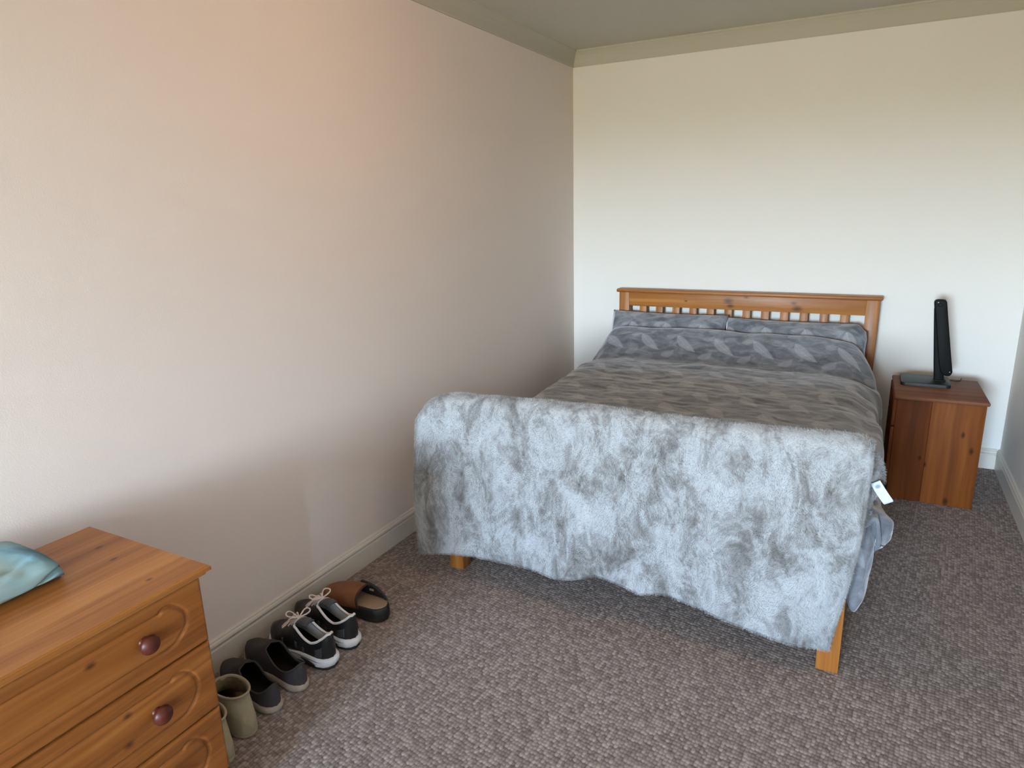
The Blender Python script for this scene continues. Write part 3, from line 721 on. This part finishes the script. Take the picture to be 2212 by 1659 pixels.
# ---------------------------------------------------------------- shoes
def fabric(name, c, sc=420, nb=.5, var=.22, rough=.9):
    return m_plain(name, c, rough, .15, sc, nb, var)
M_GREY = fabric('grey_knit', lin(70, 67, 68)); M_LINE = fabric('dark_lining', lin(26, 25, 25)); M_OFF = m_plain('offwhite_sole', lin(168, 156, 142), .7, .3, 90, .1, .1)
M_CREAM = fabric('cream_suede', lin(164, 154, 130), 120, .25, .08); M_CREAMIN = fabric('cream_lining', lin(128, 118, 92), 90, .6, .3)
M_TRB = m_plain('trainer_black', lin(30, 30, 33), .38, .5, 55, .15, .5); M_TRG = m_plain('trainer_overlay', lin(66, 66, 70), .45, .5, 120, .1, .2)
M_WHITE = m_plain('trainer_white_sole', lin(228, 230, 238), .5, .4, 60, .1, .06); M_LACE = fabric('lace_cord', lin(228, 214, 206), 700, .5, .1)
M_LTLN = fabric('light_grey_lining', lin(232, 230, 232), 300, .3, .08); M_RUB = m_plain('black_rubber', lin(32, 33, 34), .5, .4, 90, .1, .2)
M_TAN = m_plain('brown_leather', lin(124, 76, 44), .55, .4, 40, .2, .22); M_TAND = m_plain('brown_leather_dark', lin(62, 42, 32), .6, .3, 60, .2, .2); M_FOOT = fabric('taupe_footbed', lin(150, 128, 108), 60, .3, .12)

def outline(l, L, W):
    """half widths (inner, outer) at l in 0..1 from heel to toe"""
    pts = [(0, 0), (.02, .34), (.06, .56), (.13, .70), (.25, .74), (.40, .76), (.55, .88), (.68, 1.0), (.78, .98), (.87, .84), (.94, .60), (.98, .34), (1, 0)]
    return float(np.interp(l, [p[0] for p in pts], [p[1] for p in pts]))*W/2
def stations(n): return [.5-.5*math.cos(PI*i/(n-1)) for i in range(n)]
def sole_mesh(L, W, t0, t1, flare=0, bev=.004, z0=0, n=44):
    """slab following the shoe outline; t0 thickness at heel, t1 at toe"""
    st = stations(n); ring = []
    for l in st: ring.append((l, 1))
    for l in st[::-1][1:-1]: ring.append((l, -1))
    bm = bmesh.new(); R = []
    for k, ins in ((0, .004), (.15, 0), (.5, -flare*.5), (.85, 0), (1, .003)):
        r = []
        for l, s in ring:
            t = t0+(t1-t0)*sm(.25, .75, l); sp = .010*sm(.75, 1, l)**2
            wd = outline(l, L, W)-ins; x = ins+(L-2*ins)*l
            r.append(bm.verts.new((x, s*max(wd, 0)-.004*math.sin(l*PI)*s*0, z0+t*k+sp)))
        R.append(r)
    N = len(ring)
    for a, b in zip(R, R[1:]):
        for k in range(N): bm.faces.new((a[k], a[(k+1) % N], b[(k+1) % N], b[k]))
    for ringv, fl in ((R[0], True), (R[-1], False)):
        n2 = len(st)
        top = [ringv[i] for i in range(n2)]; bot = [ringv[0]]+[ringv[N-i] for i in range(1, n2-1)]+[ringv[n2-1]]
        for i in range(n2-1):
            q = [top[i], top[i+1], bot[i+1], bot[i]]; q2 = []
            for v in q:
                if v not in q2: q2.append(v)
            if len(q2) > 2: bm.faces.new(q2)
    bmesh.ops.recalc_face_normals(bm, faces=bm.faces); return bm
def upper_pts(L, W, zb, Hf, open_, ex, n=56, m=22, dz=None):
    """open_=(l0,l1,amax) opening; Hf(l) virtual dome height; returns two grids (left,right) and the rim line"""
    G = {1: [], -1: []}
    for l in stations(n):
        wd = outline(l, L, W)-.002; H = Hf(l); l0, l1, am = open_
        if l0 < l < l1: q = (l-l0)/(l1-l0); a0 = am*(math.sin(PI*q**.85))**.42
        else: a0 = 0
        for s in (1, -1):
            r = []
            for j in range(m):
                th = (PI/2)*(j/(m-1))*(1-a0)
                y = s*wd*abs(math.cos(th))**ex if th < PI/2-1e-6 else 0
                z = zb+.010*sm(.75, 1, l)**2+H*math.sin(th)**.9
                r.append((.002+(L-.004)*l, y, z))
            G[s].append(r)
    return G
def upper_mesh(G):
    bm = bmesh.new()
    for s in (1, -1):
        g = G[s]; V = [[bm.verts.new(p) for p in r] for r in g]
        for i in range(len(V)-1):
            for j in range(len(V[0])-1):
                q = [V[i][j], V[i+1][j], V[i+1][j+1], V[i][j+1]]
                bm.faces.new(q if s < 0 else q[::-1])
    bmesh.ops.remove_doubles(bm, verts=bm.verts, dist=.0005); 
    bmesh.ops.dissolve_degenerate(bm, edges=bm.edges, dist=.0002)
    bmesh.ops.recalc_face_normals(bm, faces=bm.faces)
    c = Vector((sum(v.co.x for v in bm.verts)/len(bm.verts), 0, .03))
    if sum(f.normal.dot(f.calc_center_median()-c) for f in bm.faces) < 0: bmesh.ops.reverse_faces(bm, faces=bm.faces)
    return bm
def rim_of(G, l0, l1, n=56):
    st = stations(n); idx = [i for i, l in enumerate(st) if l0 < l < l1]
    a = [G[1][i][-1] for i in idx]; b = [G[-1][i][-1] for i in idx]
    e0 = G[1][idx[0]-1][-1]; e1 = G[1][idx[-1]+1][-1]
    return [e0]+a+[e1]+b[::-1]
def place(heel, toe):
    h, t = Vector(heel), Vector(toe); d = t-h; return (heel[0], heel[1], 0), math.atan2(d.y, d.x), d.length
SHG = 'shoes lined up along the left skirting board'
def insole(L, W, z, m, t, inset=.006):
    obj('insole', sole_mesh(L-inset*2, W-inset*2.2, .003, .003, 0, 0, z), m, t, 'auto').location.x = inset

def slip_on(heel, toe, label):
    loc, rz, L = place(heel, toe); W = .097
    t = thing('slip_on_shoe', label, 'shoe', loc, rz, SHG)
    obj('sole', sole_mesh(L, W+.008, .024, .018, .003), M_OFF, t, True, label='off-white rubber sole')
    def H(l): return float(np.interp(l, [0, .03, .12, .30, .45, .6, .75, .9, 1], [.056, .074, .080, .086, .092, .078, .056, .042, .020]))
    G = upper_pts(L, W, .020, H, (.030, .54, .74), .60)
    u = obj('upper', upper_mesh(G), M_GREY, t, True); solid(u, .0035, -1)
    obj('collar', tube(rim_of(G, .030, .54), .0032, 8, closed=True), M_GREY, t, True)
    obj('lining', upper_mesh(upper_pts(L-.012, W-.010, .022, lambda l: H(l)*.93, (.030, .54, .75), .60)), M_LINE, t, True).location.x = .006
    insole(L, W, .024, M_LINE, t)
slip_on((.340, -3.120), (.045, -3.068), 'dark grey knitted slip-on shoe with off-white sole, beside the cream boot')
slip_on((.345, -3.012), (.030, -2.955), 'dark grey knitted slip-on shoe with off-white sole, beside the black trainers')

def boot(heel, toe, label):
    loc, rz, L = place(heel, toe); W = .098
    t = thing('ankle_boot', label, 'boot', loc, rz, SHG)
    obj('sole', sole_mesh(L, W, .012, .010), M_CREAM, t, True)
    P = []; K = 40
    # horizontal rings: (z, heel x, front x, half width)
    rings = [(.010, .004, L-.006, W/2), (.022, -.001, L-.002, W/2*1.03), (.038, .001, L-.012, W/2*1.0), (.052, .007, L-.045, W/2*.96), (.066, .014, L-.095, W/2*.92),
             (.078, .019, L-.125, W/2*.89), (.092, .023, L-.137, W/2*.86), (.106, .026, L-.142, W/2*.84), (.120, .026, L-.142, W/2*.84), (.129, .024, L-.140, W/2*.86)]
    rc = catmull(rings, 26)
    for z, xa, xb, hw in rc:
        r = []
        for k in range(K):
            a = 2*PI*k/K; ca, sa = math.cos(a), math.sin(a)
            fr = (xb-xa); low = sm(.085, .05, z)
            x = (xa+xb)/2+ca*fr/2; l = min(1, max(0, (x-0)/L))
            yo = hw*abs(sa)**.8*(1 if sa > 0 else -1); yf = outline(l, L, W)*hw/(W/2)*(1 if sa > 0 else -1)
            y = yo*(1-low)+yf*low
            wv = .0025*math.sin(z*120+a*1.5)*sm(.04, .09, z)
            r.append((x+wv*ca, y*(1+.0), z+.003*noise.noise(Vector((a, z*20, heel[1])))*sm(.06, .12, z)))
        P.append(r)
    bm = bmesh.new(); V = [[bm.verts.new(p) for p in r] for r in P]
    for i in range(len(V)-1):
        for k in range(K): bm.faces.new((V[i][k], V[i][(k+1) % K], V[i+1][(k+1) % K], V[i+1][k]))
    bmesh.ops.recalc_face_normals(bm, faces=bm.faces)
    u = obj('shaft', bm, M_CREAM, t, True); solid(u, .004, -1)
    inner = bmesh.new(); V = [[inner.verts.new(((p[0]-.08)*.93+.08, p[1]*.90, p[2]-.002)) for p in r] for r in P[6:]]
    for i in range(len(V)-1):
        for k in range(K): inner.faces.new((V[i][(k+1) % K], V[i][k], V[i+1][k], V[i+1][(k+1) % K]))
    obj('lining', inner, M_CREAMIN, t, True)
    obj('cuff', tube(P[-1], .0036, 8, closed=True), M_CREAM, t, True)
    insole(L, W, .016, M_LINE, t)
boot((.348, -3.222), (.060, -3.185), 'cream suede ankle boot between the other cream boot and the grey shoes')
boot((.372, -3.324), (.085, -3.296), 'cream suede ankle boot nearest the chest, mostly hidden behind it')

def trainer(heel, toe, label, seed):
    loc, rz, L = place(heel, toe); W = .108
    t = thing('trainer', label, 'shoe', loc, rz, SHG)
    obj('outsole', sole_mesh(L, W+.004, .008, .006), M_RUB, t, True)
    bm = sole_mesh(L, W+.010, .034, .020, .004, z0=.006)
    for v in bm.verts:                        # sculpted grooves round the heel
        l = v.co.x/L; v.co.x -= .008*sm(.2, 0, l)*sm(.012, .03, v.co.z)
    mid = obj('midsole', bm, M_WHITE, t, True, label='white foam midsole')
    for s in (1, -1):
        pts = [(L*l, s*(outline(l, L, W+.010)+.0025), .016+.010*math.sin((l-.15)*6)) for l in np.linspace(.14, .36, 14)]
        obj('sole_slot', tube(pts, [.001+.0045*math.sin(PI*i/13) for i in range(14)], 8), M_RUB, mid, True)
        for zz in (.020, .030): obj('sole_groove', tube([(L*l-.004*sm(.2, 0, l), s*(outline(l, L, W+.010)+.0008), zz) for l in np.linspace(.012, .5, 30)], .0009, 6), M_RUB, mid, True)
    def H(l): return float(np.interp(l, [0, .03, .10, .22, .34, .46, .6, .75, .9, 1], [.078, .098, .094, .082, .090, .100, .070, .050, .038, .018]))
    zb = .032; op = (.022, .54, .58)
    G = upper_pts(L, W, zb, H, op, .60)
    u = obj('upper', upper_mesh(G), M_TRB, t, True); solid(u, .004, -1)
    # grey overlay patches on the sides
    for s in (1, -1):
        for la, lb, ja, jb in ((.06, .17, 3, 12), (.30, .37, 2, 9), (.41, .47, 3, 9), (.60, .66, 2, 8)):
            st = stations(56); ids = [i for i, l in enumerate(st) if la < l < lb]
            bmq = grid_mesh([[Vector(G[s][i][j])+Vector((0, s*.0016, .0006)) for j in range(ja, jb)] for i in ids])
            if len(ids) > 1: o = obj('overlay', bmq, M_TRG, u, True); solid(o, .0016, 0)
    rm = rim_of(G, op[0], op[1]); obj('collar', tube(rm, .0042, 8, closed=True), M_LTLN, t, True, label='pale padded collar')
    obj('lining', upper_mesh(upper_pts(L-.014, W-.014, .034, lambda l: H(l)*.93, op, .60)), M_LTLN, t, True).location.x = .007
    insole(L, W, .040, M_LINE, t)
    # tongue
    P = []
    for i in range(14):
        f = i/13; l = .70-.36*f; z = zb+H(min(l, .62))*.88+.006+.016*f**2; hw = .015+.005*f
        P.append([(L*l, hw*k, z-.006*k*k) for k in (-1, -.5, 0, .5, 1)])
    o = obj('tongue', grid_mesh(P), M_TRG, t, True); solid(o, .006, 0)
    # eyestay laces
    bm = bmesh.new()
    for k in range(5):
        l = .50+.055*k; z = zb+H(l)+.008
        tube([(L*l+.004*a, .024*a, z-.010*abs(a)**2) for a in np.linspace(-1, 1, 9)], .0026, 6, bm)
    zt = zb+H(.52)+.012; kx = L*.52
    K0 = np.array((kx, 0, zt))
    def loop(ang, ln, w, up):
        d_ = np.array((math.cos(ang), math.sin(ang), 0)); n_ = np.array((-math.sin(ang), math.cos(ang), 0))
        return [K0+d_*ln*math.sin(PI*f)**.8*1.0+n_*w*math.sin(2*PI*f)+np.array((0, 0, up*math.sin(PI*f))) for f in np.linspace(0, 1, 22)]
    tube(loop(.5+seed, .042, .014, .016), .0026, 6, bm); tube(loop(-1.7+seed, .042, .014, .014), .0026, 6, bm)
    for dx, dy in ((.028, .030), (.040, -.018), (.020, .040), (.034, .006)):
        tube(catmull([K0, K0+np.array((dx*.5, dy*.6, .006)), K0+np.array((dx, dy, -.012)), K0+np.array((dx*1.25, dy*1.3, -.020))], 14), .0024, 6, bm)
    tube([K0+np.array((0, .007*a, 0)) for a in (-1, 0, 1)], .005, 8, bm)
    obj('laces', bm, M_LACE, t, True, label='pale cord laces tied in a bow')
trainer((.352, -2.885), (.040, -2.850), 'black running trainer with white midsole and pale laces, next to the grey slip-ons', 0)
trainer((.350, -2.772), (.020, -2.715), 'black running trainer with white midsole and pale laces, next to the brown clog', .5)

def clog(heel, toe, label):
    loc, rz, L = place(heel, toe); W = .112
    t = thing('clog', label, 'shoe', loc, rz, SHG)
    bm = sole_mesh(L, W+.006, .056, .044, .002)
    for v in bm.verts:
        l = v.co.x/L
        if v.co.z < .02: v.co.z += .012*math.exp(-((l-.42)/.09)**2)
    obj('sole', bm, M_RUB, t, True, label='thick black rubber sole')
    obj('footbed', sole_mesh(L-.010, W-.008, .006, .005, 0, 0, .053), M_FOOT, t, True, label='taupe footbed').location.x = .005
    n, m = 30, 30; P = []
    for i in range(n):
        f = i/(n-1); l = .44+.56*f
        H = float(np.interp(l, [.42, .55, .7, .85, .95, 1], [.070, .066, .054, .040, .026, .008]))
        wd = outline(min(l, .999), L, W+.004); zc_ = .053-.012*sm(.25, .75, l)*0-.008; r = []
        for j in range(m):
            a = PI*j/(m-1); lean = -.030*math.sin(a)**2*(1-f)**1.5+.030*(1-math.sin(a))*(1-f)**2*-1
            r.append((L*l+lean, wd*abs(math.cos(a))**.7*(1 if a < PI/2 else -1), zc_+H*math.sin(a)**.85))
        P.append(r)
    u = obj('upper', grid_mesh(P), M_TAN, t, True); 
    bmu = bmesh.new(); bmu.from_mesh(u.data); bmesh.ops.recalc_face_normals(bmu, faces=bmu.faces); bmu.to_mesh(u.data); bmu.free(); solid(u, .004, 0)
    obj('collar', tube(P[0], .0042, 8), M_TAND, u, True)
    # welt between upper and sole
    obj('welt', tube([(p[0][0], p[0][1], .048) for p in P[:-1]]+[(L+.002, 0, .048)]+[(p[-1][0], p[-1][1], .048) for p in P[:-1][::-1]], .004, 8), M_TAND, t, True)
    # padded inner vamp edge / strap standing up on the far side
    Q = []
    for i in range(16):
        f = i/15; x = L*(.50-.42*f); yy = -(outline(max(.03, .50-.42*f), L, W)-.002)
        h = .050*math.sin(PI*min(1, f*.62+.38))**.8+.004
        Q.append([(x, yy*(1-.10*k*k), .056+h*k) for k in np.linspace(0, 1, 6)])
    o = obj('heel_strap', grid_mesh(Q), M_RUB, t, True, label='dark padded strap folded beside the footbed'); solid(o, .008, 0)
    o = obj('strap_mark', box((-.010, -.0006, -.004), (.010, .0006, .004), .0004), M_OFF, o, False)
    o.location = (L*.32, -(outline(.32, L, W)-.008), .082); o.rotation_euler = (.15, 0, 0)
clog((.345, -2.592), (.050, -2.600), 'brown leather clog with thick black sole, last shoe of the row towards the bed')
